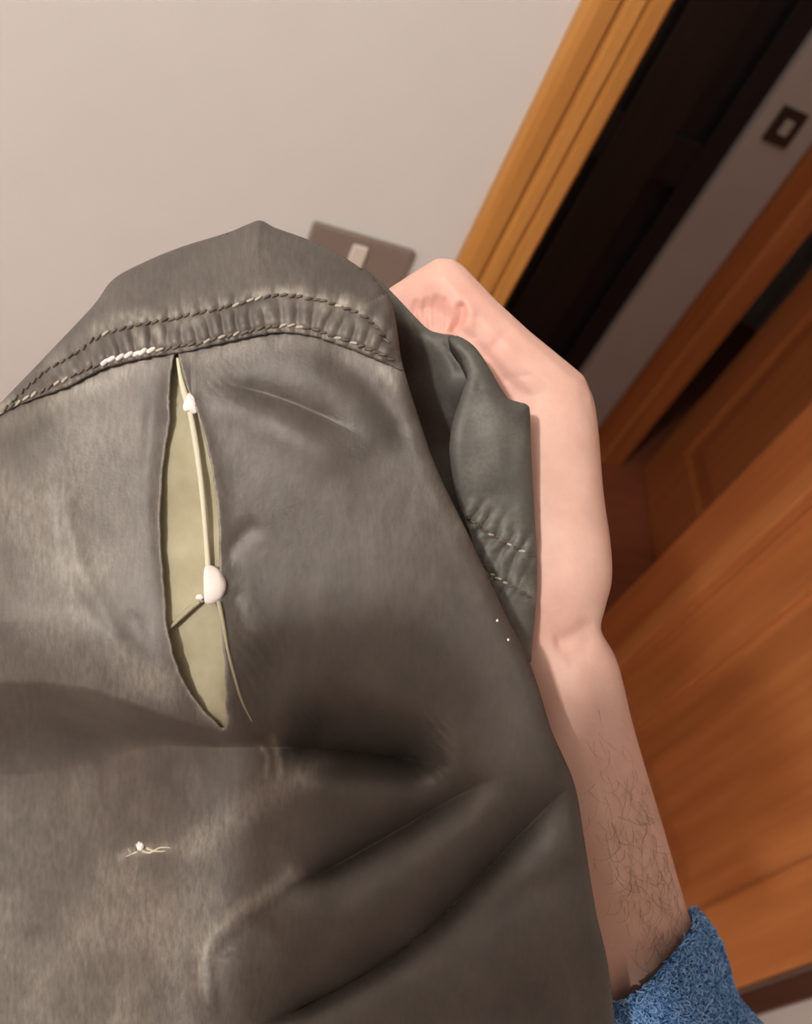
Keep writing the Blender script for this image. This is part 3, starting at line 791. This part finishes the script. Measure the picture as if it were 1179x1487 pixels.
rr = np.clip(1 - Dl / 16, 0, 1); Dp += 0.0035 * (1 - np.sqrt(np.clip(1 - rr ** 2, 0, 1)))
Dp += groove(X, Y, [(680, 548), (690, 600), (700, 640)], 16, 0.8 * MM) + groove(X, Y, [(700, 560), (725, 620), (735, 720)], 26, -1.8 * MM) + groove(X, Y, [(757, 595), (745, 640), (742, 700)], 10, 0.9 * MM)
Dp += groove(X, Y, [(660, 505), (690, 545), (700, 580)], 6, 0.8 * MM) + groove(X, Y, [(690, 735), (720, 720), (760, 740)], 10, 0.8 * MM)
A, Ia = nearest(dense(c_hi, 2), X, Y); B, Ib = nearest(dense(c_lo, 2), X, Y)
Dp += 0.8 * MM * np.exp(-0.5 * (A / 4) ** 2) + 0.9 * MM * np.exp(-0.5 * (B / 4) ** 2)
Dp -= 1.3 * MM * np.exp(-0.5 * (np.minimum(A, B) / 16) ** 2) * np.sin(Ia * 2 / 22 * 2 * math.pi + 2 * fbm(X / 30, Y / 30, 2))
VV, Fn = skirt(X, Y, Dp, Fc, border, np.minimum(Dr, Dl) < 1.5, [(1, 0.002), (5, 0.005), (18, 0.008)], (700, 740))
X, Y, Dp = VV.T
A, _ = nearest(dense(c_hi, 2), X, Y); B, _ = nearest(dense(c_lo, 2), X, Y)
fl_ = np.clip(fbm(X / 16, Y / 16, 4) + 0.25, 0, 1)
wear_and_light = 0.14 + 0.22 * np.clip(fbm(X / 30, Y / 40, 3) + 0.1, 0, 1) + 0.55 * np.exp(-0.5 * (A / 9) ** 2) * fl_ + 0.8 * np.exp(-0.5 * (B / 14) ** 2) * fl_
cuff = finish('cuff', X, Y, Dp, Fn, M['fold'], np.clip(wear_and_light, 0, 1)); thick(cuff)
bpy.context.view_layer.update()
bv = bvh_of(cuff)
stitch_row(c_hi, cuff, bv, 10.5, 0.2, skip=lambda x, y: x > 772)
stitch_row(c_lo, cuff, bv, 10.5, 0.45, skip=lambda x, y: x > 772)

# ------------------------------------------------------------------ person: the hand, wrist and forearm, and the blue cuff
pr = empty('person', tuple(W(820, 1000, 0.35)))
tag(pr, 'hand and hairy forearm with a blue fleece cuff, gripping the jacket from behind', 'person')

def camp(px, py, d): return np.array([(px - CX) / F * d, (py - CY) / F * d, d])
def loft(bm, rings, n=40, pw=2.0):
    """rings in camera metres: centre, half-axis a, half-axis b"""
    prev = None
    for c, a, b in rings:
        vs = []
        for k in range(n):
            t = 2 * math.pi * k / n; ct, st = math.cos(t), math.sin(t)
            ct = math.copysign(abs(ct) ** (2 / pw), ct); st = math.copysign(abs(st) ** (2 / pw), st)
            vs.append(bm.verts.new(c + a * ct + b * st))
        if prev:
            for k in range(n): bm.faces.new((prev[k], prev[(k + 1) % n], vs[(k + 1) % n], vs[k]))
        else: bm.faces.new(vs[::-1])
        prev = vs
    bm.faces.new(prev)

def chain(bm, pts):
    """tapered rounded limb through px, py, depth, radius"""
    for (x0, y0, d0, r0), (x1, y1, d1, r1) in zip(pts[:-1], pts[1:]):
        a, b = camp(x0, y0, d0), camp(x1, y1, d1); n = max(2, int(np.linalg.norm(b - a) / (0.16 * min(r0, r1))))
        for k in range(n + 1):
            t = k / n; r = bmesh.ops.create_icosphere(bm, subdivisions=2, radius=r0 + (r1 - r0) * t)
            bmesh.ops.translate(bm, verts=r['verts'], vec=Vector(a + (b - a) * t))

def arm_ring(cx, cy, d, rpx, ang, rz_):
    c = camp(cx, cy, d); r = rpx / F * d
    return c, np.array([math.cos(ang), math.sin(ang), 0]) * r, np.array([0, 0, 1.0]) * rz_

bm = bmesh.new()
A0 = -0.295
fore = [(960, 1625, 0.408, 128, A0, 0.036), (946, 1570, 0.401, 130, A0, 0.036), (888, 1372, 0.374, 118, A0, 0.031), (855, 1228, 0.361, 109, A0, 0.028), (823, 1085, 0.350, 99, A0, 0.0255),
        (804, 985, 0.343, 93, A0, 0.0245), (787, 925, 0.340, 84, -0.15, 0.0225), (788, 880, 0.341, 86, 0.0, 0.0265), (791, 838, 0.343, 91, 0.02, 0.0320),
        (790, 790, 0.344, 90, 0.02, 0.0345), (785, 712, 0.345, 84, 0.02, 0.0350), (783, 630, 0.346, 79, 0.0, 0.0345), (790, 575, 0.346, 64, 0.1, 0.0310), (797, 545, 0.346, 42, 0.3, 0.024)]
loft(bm, [arm_ring(*r) for r in spline(fore, 6)], pw=2.35)
fingers = [
    [(806, 588, 0.329, 0.0160), (805, 578, 0.328, 0.0152), (735, 515, 0.325, 0.0138), (690, 468, 0.324, 0.0126), (645, 416, 0.323, 0.0117), (612, 432, 0.326, 0.0107), (575, 455, 0.331, 0.0106), (530, 515, 0.342, 0.0095), (515, 575, 0.350, 0.0085)],
    [(805, 585, 0.346, 0.0150), (735, 520, 0.345, 0.0128), (650, 432, 0.344, 0.0115), (570, 480, 0.349, 0.0102), (535, 560, 0.356, 0.0092), (540, 610, 0.360, 0.0085)],
    [(803, 595, 0.362, 0.0140), (735, 535, 0.363, 0.0120), (662, 455, 0.363, 0.0108), (590, 505, 0.367, 0.0096), (560, 575, 0.372, 0.0088), (568, 620, 0.374, 0.0080)],
    [(800, 612, 0.376, 0.0125), (742, 560, 0.379, 0.0102), (690, 500, 0.380, 0.0092), (632, 540, 0.382, 0.0082), (605, 595, 0.385, 0.0075), (615, 632, 0.386, 0.0068)]]
for f in fingers: chain(bm, f)
chain(bm, [(775, 880, 0.336, 0.0190), (750, 800, 0.332, 0.0165), (728, 735, 0.330, 0.0145), (705, 660, 0.328, 0.0125), (690, 615, 0.327, 0.0118), (668, 565, 0.329, 0.0105), (655, 535, 0.331, 0.0085)])
chain(bm, [(598, 464, 0.330, 0.0115), (645, 484, 0.328, 0.0130), (695, 527, 0.329, 0.0140), (745, 590, 0.332, 0.0150)])
chain(bm, [(790, 800, 0.335, 0.0190), (785, 680, 0.332, 0.0170), (770, 610, 0.331, 0.0165), (742, 560, 0.330, 0.0130)])
V = np.array([v.co[:] for v in bm.verts]); V *= (1 + 0.0120 / V[:, 2:3]); V = V @ M3.T + EYE
Fc = [[v.index for v in f.verts] for f in bm.faces]; 
bm.verts.index_update(); Fc = [[v.index for v in f.verts] for f in bm.faces]; bm.free()
raw = bpy.data.meshes.new('raw'); raw.from_pydata([tuple(v) for v in V], [], Fc); raw.update()
tmp = bpy.data.objects.new('raw', raw); COL.objects.link(tmp)
mdf = tmp.modifiers.new('r', 'REMESH'); mdf.mode = 'VOXEL'; mdf.voxel_size = 0.00072
sm = tmp.modifiers.new('s', 'SMOOTH'); sm.factor = 0.5; sm.iterations = 22
dg = bpy.context.evaluated_depsgraph_get(); dg.update()
arm_me = bpy.data.meshes.new_from_object(tmp.evaluated_get(dg)); arm_me.name = 'arm'
bpy.data.objects.remove(tmp); bpy.data.meshes.remove(raw)
nvv = len(arm_me.vertices); V = np.empty(nvv * 3); arm_me.vertices.foreach_get('co', V); V = V.reshape(-1, 3)
Nn = np.empty(nvv * 3); arm_me.vertices.foreach_get('normal', Nn); Nn = Nn.reshape(-1, 3)
px, py, dd = project(V)
face = np.clip((Nn @ -ez), 0, 1)
off = np.zeros(nvv)
for pts, w, a in (([(606, 432), (602, 455), (608, 480)], 3.2, 1.0), ([(620, 428), (616, 455), (620, 486)], 3.2, 1.0), ([(634, 424), (631, 455), (632, 486)], 3.0, 1.0),
                  ([(645, 428), (642, 455), (642, 486)], 3.0, 0.9), ([(668, 436), (670, 456), (662, 476), (652, 490)], 4.5, 2.2), ([(690, 450), (694, 470), (690, 500)], 6, 0.4),
                  ([(740, 478), (715, 505), (700, 525)], 5, 0.5), ([(778, 545), (745, 548), (720, 560)], 4, 0.35), ([(800, 590), (780, 596)], 4, 0.25),
                  ([(866, 900), (840, 925), (800, 938)], 11, 2.4), ([(868, 918), (845, 948), (815, 962)], 7, 1.2), ([(850, 700), (800, 690)], 3, 0.15), ([(845, 770), (800, 760)], 3, 0.12)):
    off -= groove(px, py, pts, w, a * MM, 0.2) * face
for pts, w, a in (([(680, 436), (683, 462), (674, 490)], 6, 0.7), ([(870, 940), (890, 985), (905, 1040)], 10, 0.6), ([(660, 430), (655, 460), (646, 488)], 4, 0.5), ([(640, 400), (610, 405)], 14, 0.5)):
    off += groove(px, py, pts, w, a * MM, 0.3) * face
off += 3.0 * MM * face * np.exp(-((px - 842) / 36) ** 2 - ((py - 1003) / 42) ** 2) + 1.5 * MM * face * np.exp(-((px - 820) / 45) ** 2 - ((py - 850) / 40) ** 2)
V = V + Nn * off[:, None]
arm_me.vertices.foreach_set('co', V.ravel()); arm_me.update()
fl = 0.55 * np.exp(-((px - 640) / 80) ** 2 - ((py - 450) / 60) ** 2) + 0.35 * np.exp(-((px - 730) / 90) ** 2 - ((py - 540) / 70) ** 2) + 0.18 * np.exp(-((px - 800) / 60) ** 2 - ((py - 900) / 60) ** 2)
for x_ in (606, 619, 633, 645): fl += 0.20 * groove(px, py, [(x_, 428), (x_ - 3, 455), (x_ + 2, 486)], 3.0, 1.0)
fl += 0.25 * groove(px, py, [(740, 478), (715, 505), (700, 525)], 5, 1.0) + 0.08 * groove(px, py, [(866, 900), (840, 925), (800, 938)], 9, 1.0)
fl += 0.5 * groove(px, py, [(668, 436), (670, 456), (662, 476), (652, 490)], 5, 1.0)
set_attr(arm_me, 'flush', np.clip(fl + 0.12 * fbm(px / 50, py / 50, 3), 0, 1))
set_attr(arm_me, 'tan', np.clip((py - 1010) / 420, 0, 0.75))
arm_me.materials.clear()
arm = link('arm', arm_me, M['skin']); keep_world(arm, pr)
# a thumbnail and fingernails, behind the cloth
bpy.context.view_layer.update()
bva = bvh_of(arm)
for f in fingers:
    x, y, d, r = f[-1]; x0, y0, d0, _ = f[-2]
    p = Vector(W(x, y, d)); ax = (p - Vector(W(x0, y0, d0))).normalized(); side = Vector(ex) - ax * ax.dot(Vector(ex)); side = (-side).normalized()
    z = side; yv = z.cross(ax)
    V_ = []; Fc_ = []
    for i in range(5):
        for j in range(5):
            u, v = (i - 2) / 2, (j - 2) / 2
            V_.append(p + ax * (u * 0.0045 + 0.001) + yv * (v * 0.0048 * (1 - 0.15 * u * u)) + z * (r * 1.02 - 0.0022 * v * v - 0.0012 * max(u, 0) ** 2))
    for i in range(4):
        for j in range(4): Fc_.append((i * 5 + j, i * 5 + j + 1, i * 5 + j + 6, i * 5 + j + 5))
    o = link('fingernail', mesh_np('fingernail', V_, Fc_), M['nail']); keep_world(o, pr); thick(o, 0.0006)

# arm hair: one fine mesh that follows the skin
HV = []; HF = []
def strand(pts, r):
    P = np.array(pts); b = len(HV)
    for i in range(len(P)):
        t = P[min(i + 1, len(P) - 1)] - P[max(i - 1, 0)]; t = t / (np.linalg.norm(t) + 1e-12)
        a = np.cross(t, ez); a /= (np.linalg.norm(a) + 1e-12); c = np.cross(t, a); rr_ = r * (1 - 0.75 * i / (len(P) - 1))
        for k in range(3):
            q = 2 * math.pi * k / 3; HV.append(P[i] + rr_ * (math.cos(q) * a + math.sin(q) * c))
    for i in range(len(P) - 1):
        for k in range(3): HF.append((b + i * 3 + k, b + i * 3 + (k + 1) % 3, b + i * 3 + 3 + (k + 1) % 3, b + i * 3 + 3 + k))
def right_edge(y): return np.interp(y, [905, 950, 1000, 1060, 1130, 1200, 1290, 1350, 1450], [868, 888, 906, 920, 940, 960, 985, 1000, 1030])
cnt = 0
while cnt < 270:
    y = random.triangular(960, 1490, 1300); re = right_edge(y)
    x = re - abs(random.gauss(0, 62)) - 2
    if x < 848 + (y - 1150) * 0.11 + random.uniform(-10, 40): continue
    dens = min(1, max(0.1, (y - 990) / 160))
    if random.random() > dens: continue
    cnt += 1
    a = math.atan2(430, 132) + random.gauss(0.0, 0.38); bend = random.gauss(0, 0.045); ln = random.uniform(22, 62); n = 9
    P = []; 
    for k in range(n):
        h = hit(bva, x, y)
        if h[0] is None: break
        nn = h[1] if h[1].dot(Vector(EYE) - h[0]) > 0 else -h[1]
        lift_ = 0.00012 + 0.0009 * math.sin(min(1, k / (n - 1)) * 1.8) * 0.8
        P.append(np.array(h[0] + nn * lift_))
        x += math.cos(a) * ln / n; y += math.sin(a) * ln / n; a += bend * ln / n
    if len(P) >= 4: strand(P, random.uniform(0.00005, 0.00009))
for y in np.arange(985, 1335, 7.0):          # fringe that stands off the outer side
    x = right_edge(y); h = None
    for dx in range(0, 14):
        h = hit(bva, x + 6 - dx, y)
        if h[0] is not None: x = x + 6 - dx; break
    if h is None or h[0] is None: continue
    p = np.array(h[0]); o2 = np.array(ex) * random.uniform(0.4, 1.0) + np.array(ey) * random.uniform(0.2, 1.4) - ez * 0.2; o2 /= np.linalg.norm(o2)
    ln = random.uniform(0.003, 0.007)
    strand([p + o2 * ln * k / 5 + np.array(ey) * 0.0015 * (k / 5) ** 2 for k in range(6)], 0.00007)
for base in ((818, 508), (836, 522), (843, 528)):      # a few curly hairs on the knuckle
    h = hit(bva, base[0] - 2, base[1] + 8)
    if h[0] is None: continue
    p = np.array(h[0]); k0 = random.uniform(0, 1)
    strand([p + ex * 0.0035 * math.sin(k * 0.55 + k0) * (k / 8) - ey * 0.0042 * (k / 8) for k in range(9)], 0.00006)
hm = mesh_np('arm_hair', HV, HF)
ho = link('arm_hair', hm, M['hair']); keep_world(ho, pr); ho['kind'] = 'stuff'

# blue fleece sleeve
def sleeve_point(u, a):
    """u along from the cuff rim, a around (0 = outer right, pi/2 = towards the eye)"""
    cx = 931 + 62 * u - 44 * min(1.0, u * 1.4); cy = 1411 + 165 * u; d = 0.387 + 0.030 * u
    k = min(1.0, u * 1.1)
    hx = 76 + 46 * k + 44 * min(1.0, u * 1.4); hy = -80 + 46 * k
    g = 1.0 + 0.05 * math.sin(u * 9 + a * 2)
    ca, sa = math.cos(a), math.sin(a)
    return camp(cx + hx * g * ca + 10 * sa, cy + hy * g * ca + 16 * sa, d - (0.043 + 0.012 * u) * sa)
def to_world(v): return np.asarray(v) @ M3.T + EYE
nu, na = 40, 72
SV = []; SF = []
for i in range(nu):
    for j in range(na):
        p = sleeve_point(i / (nu - 1) * 1.6, 2 * math.pi * j / na); SV.append(to_world(p))
SV = np.array(SV)
for i in range(nu):                                          # lumpy pile
    for j in range(na):
        k = i * na + j; c = SV[i * na:(i + 1) * na].mean(0); r = SV[k] - c
        SV[k] = SV[k] + r / np.linalg.norm(r) * 0.0011 * float(fbm(np.array([i * 1.1]), np.array([j * 0.9]), 2)[0])
# inner wall of the cuff
for i in range(6):
    for j in range(na):
        c = SV[:na].mean(0); p = to_world(sleeve_point(i * 0.04, 2 * math.pi * j / na)); SV = np.vstack([SV, (p + (to_world(sleeve_point(i * 0.04, 2 * math.pi * j / na + math.pi)) - p) * 0.03)[None]])
for i in range(nu - 1):
    for j in range(na): SF.append((i * na + j, i * na + (j + 1) % na, (i + 1) * na + (j + 1) % na, (i + 1) * na + j))
b0 = nu * na
for j in range(na): SF.append((j, b0 + j, b0 + (j + 1) % na, (j + 1) % na))
for i in range(5):
    for j in range(na): SF.append((b0 + i * na + j, b0 + (i + 1) * na + j, b0 + (i + 1) * na + (j + 1) % na, b0 + i * na + (j + 1) % na))
sl = link('sleeve', mesh_np('sleeve', SV, SF), M['fleece']); keep_world(sl, pr); sl['label'] = 'blue curly fleece cuff'
FV = []; FF = []; FS = []
for n_ in range(11000):
    u = random.random() ** 1.1 * 0.85; a = random.uniform(-0.75, math.pi * 0.98)
    p = to_world(sleeve_point(u, a)); p1 = to_world(sleeve_point(u + 0.01, a)); p2 = to_world(sleeve_point(u, a + 0.02))
    t1 = p1 - p; t1 /= np.linalg.norm(t1); t2 = p2 - p; t2 /= np.linalg.norm(t2); nn = np.cross(t1, t2); nn /= np.linalg.norm(nn)
    cen = to_world(sleeve_point(u, a + math.pi)); 
    if nn @ (p - cen) < 0: nn = -nn
    th = random.uniform(0, 2 * math.pi); w = math.cos(th) * t1 + math.sin(th) * t2; v = np.cross(nn, w)
    R = random.uniform(0.0010, 0.0021); sgn = random.choice((-1, 1)); ph = random.uniform(0, 1.5); tot = random.uniform(2.6, 5.0); r = random.uniform(0.00026, 0.00042)
    b = len(FV); ns = 7; shade = random.random(); hgt = random.uniform(0.0010, 0.0050)
    P = [p + w * (R * math.sin(ph + tot * k / ns) + 0.0016 * k / ns) + v * sgn * R * (1 - math.cos(ph + tot * k / ns)) + nn * hgt * math.sin(0.35 + 2.3 * k / ns) for k in range(ns + 1)]
    for i in range(ns + 1):
        t = P[min(i + 1, ns)] - P[max(i - 1, 0)]; t /= np.linalg.norm(t) + 1e-12
        q1 = np.cross(t, nn); q1 /= np.linalg.norm(q1) + 1e-12; q2 = np.cross(t, q1)
        for k in range(3):
            q = 2 * math.pi * k / 3; FV.append(P[i] + r * (math.cos(q) * q1 + math.sin(q) * q2)); FS.append(shade)
    for i in range(ns):
        for k in range(3): FF.append((b + i * 3 + k, b + i * 3 + (k + 1) % 3, b + i * 3 + 3 + (k + 1) % 3, b + i * 3 + 3 + k))
fm = mesh_np('fleece_pile', FV, FF)
set_attr(fm, 'shade', FS[:len(fm.vertices)])
fo = link('fleece_pile', fm, M['fibre']); fo.parent = sl; fo.matrix_parent_inverse = sl.matrix_parent_inverse.copy()
fo.matrix_parent_inverse = Matrix.Translation(pr.location).inverted(); fo['kind'] = 'stuff'
fo.matrix_parent_inverse = Matrix.Identity(4)

# ------------------------------------------------------------------ the other hand, with the phone the picture is taken with (out of view)
ROLL = math.radians(-20)
def phone_w(p):
    x, y, z = p; c, s_ = math.cos(ROLL), math.sin(ROLL)
    return to_world(np.array([c * x - s_ * y, s_ * x + c * y, z]))
ph = empty('phone', tuple(phone_w((-0.03, 0.07, -0.006))))
tag(ph, 'black phone held over the jacket by the left hand', 'phone')
bm = bmesh.new(); box_bm(bm, np.array([-0.070, -0.009, -0.0095]), np.array([0.007, 0.152, -0.0015]), 0.0)
bmesh.ops.bevel(bm, geom=[e for e in bm.edges if abs(e.verts[0].co.z - e.verts[1].co.z) > 0.004], offset=0.010, segments=6, affect='EDGES')
V_ = [phone_w(v.co) for v in bm.verts]; bm.verts.index_update(); Fc_ = [[v.index for v in f.verts] for f in bm.faces]; bm.free()
keep_world(link('body', mesh_np('body', V_, Fc_), M['phone'], smooth=False), ph)
bm = bmesh.new(); box_bm(bm, np.array([-0.067, -0.006, -0.0100]), np.array([0.004, 0.149, -0.0094]), 0.0)
V_ = [phone_w(v.co) for v in bm.verts]; bm.verts.index_update(); Fc_ = [[v.index for v in f.verts] for f in bm.faces]; bm.free()
keep_world(link('screen', mesh_np('screen', V_, Fc_), M['phone'], smooth=False), ph)
bm = bmesh.new()
def c3(bm, pts):
    for (x0, y0, z0, r0), (x1, y1, z1, r1) in zip(pts[:-1], pts[1:]):
        a, b = np.array([x0, y0, z0]), np.array([x1, y1, z1]); n = max(2, int(np.linalg.norm(b - a) / (0.3 * min(r0, r1))))
        for k in range(n + 1):
            t = k / n; r = bmesh.ops.create_icosphere(bm, subdivisions=2, radius=r0 + (r1 - r0) * t)
            bmesh.ops.translate(bm, verts=r['verts'], vec=Vector(a + (b - a) * t))
X1 = np.array([1.0, 0, 0]); Y1 = np.array([0, 1.0, 0]); Z1 = np.array([0, 0, 1.0])
loft(bm, [(np.array([x, y, z]), X1 * a, Z1 * b) for x, y, z, a, b in ((-0.124, -0.016, -0.012, 0.026, 0.011), (-0.122, 0.006, -0.012, 0.038, 0.014), (-0.121, 0.055, -0.012, 0.042, 0.016),
          (-0.126, 0.095, -0.013, 0.039, 0.018), (-0.134, 0.135, -0.014, 0.036, 0.020), (-0.138, 0.22, -0.020, 0.039, 0.030), (-0.130, 0.36, -0.040, 0.046, 0.040))], pw=2.3)
def pc(p):
    x, y = p[:2]; c, s_ = math.cos(ROLL), math.sin(ROLL); return (c * x - s_ * y, s_ * x + c * y) + tuple(p[2:])
for k, (yy, ln) in enumerate(((0.024, 0.050), (0.047, 0.058), (0.070, 0.055), (0.092, 0.044))):     # four fingers behind the phone
    c3(bm, [pc(q_) for q_ in ((-0.110, yy, -0.008, 0.010), (-0.084, yy - 0.003, 0.006, 0.0092), (-0.080 + ln * 0.4, yy - 0.003, 0.0095, 0.0082), (-0.084 + ln, yy, 0.0085, 0.0072))])
c3(bm, [pc(q_) for q_ in ((-0.118, 0.105, -0.020, 0.014), (-0.090, 0.075, -0.026, 0.011), (-0.062, 0.055, -0.021, 0.0092), (-0.046, 0.045, -0.0185, 0.0078))])
V_ = [tuple(to_world(np.array(v.co))) for v in bm.verts]; bm.verts.index_update(); Fc_ = [[v.index for v in f.verts] for f in bm.faces]; bm.free()
raw = bpy.data.meshes.new('raw'); raw.from_pydata(V_, [], Fc_); raw.update()
tmp = bpy.data.objects.new('raw', raw); COL.objects.link(tmp)
mdf = tmp.modifiers.new('r', 'REMESH'); mdf.mode = 'VOXEL'; mdf.voxel_size = 0.002
sm = tmp.modifiers.new('s', 'SMOOTH'); sm.factor = 0.5; sm.iterations = 4
dg = bpy.context.evaluated_depsgraph_get(); dg.update()
me2 = bpy.data.meshes.new_from_object(tmp.evaluated_get(dg)); me2.name = 'arm'
bpy.data.objects.remove(tmp); bpy.data.meshes.remove(raw); me2.materials.clear()
keep_world(link('arm', me2, M['skin']), pr)
V_ = []; Fc_ = []
for i in range(8):
    for j in range(28):
        q = 2 * math.pi * j / 28; r = 1.0 + 0.05 * math.sin(i * 2.1 + j)
        V_.append(to_world(np.array([-0.138 + 0.001 * i, 0.235 + 0.028 * i, -0.022 - 0.004 * i]) + X1 * (0.042 + 0.002 * i) * r * math.cos(q) + Z1 * (0.038 + 0.002 * i) * r * math.sin(q)))
for i in range(7):
    for j in range(28): Fc_.append((i * 28 + j, i * 28 + (j + 1) % 28, i * 28 + 28 + (j + 1) % 28, i * 28 + 28 + j))
keep_world(thick(link('sleeve', mesh_np('sleeve', V_, Fc_), M['fleece']), 0.004), pr)
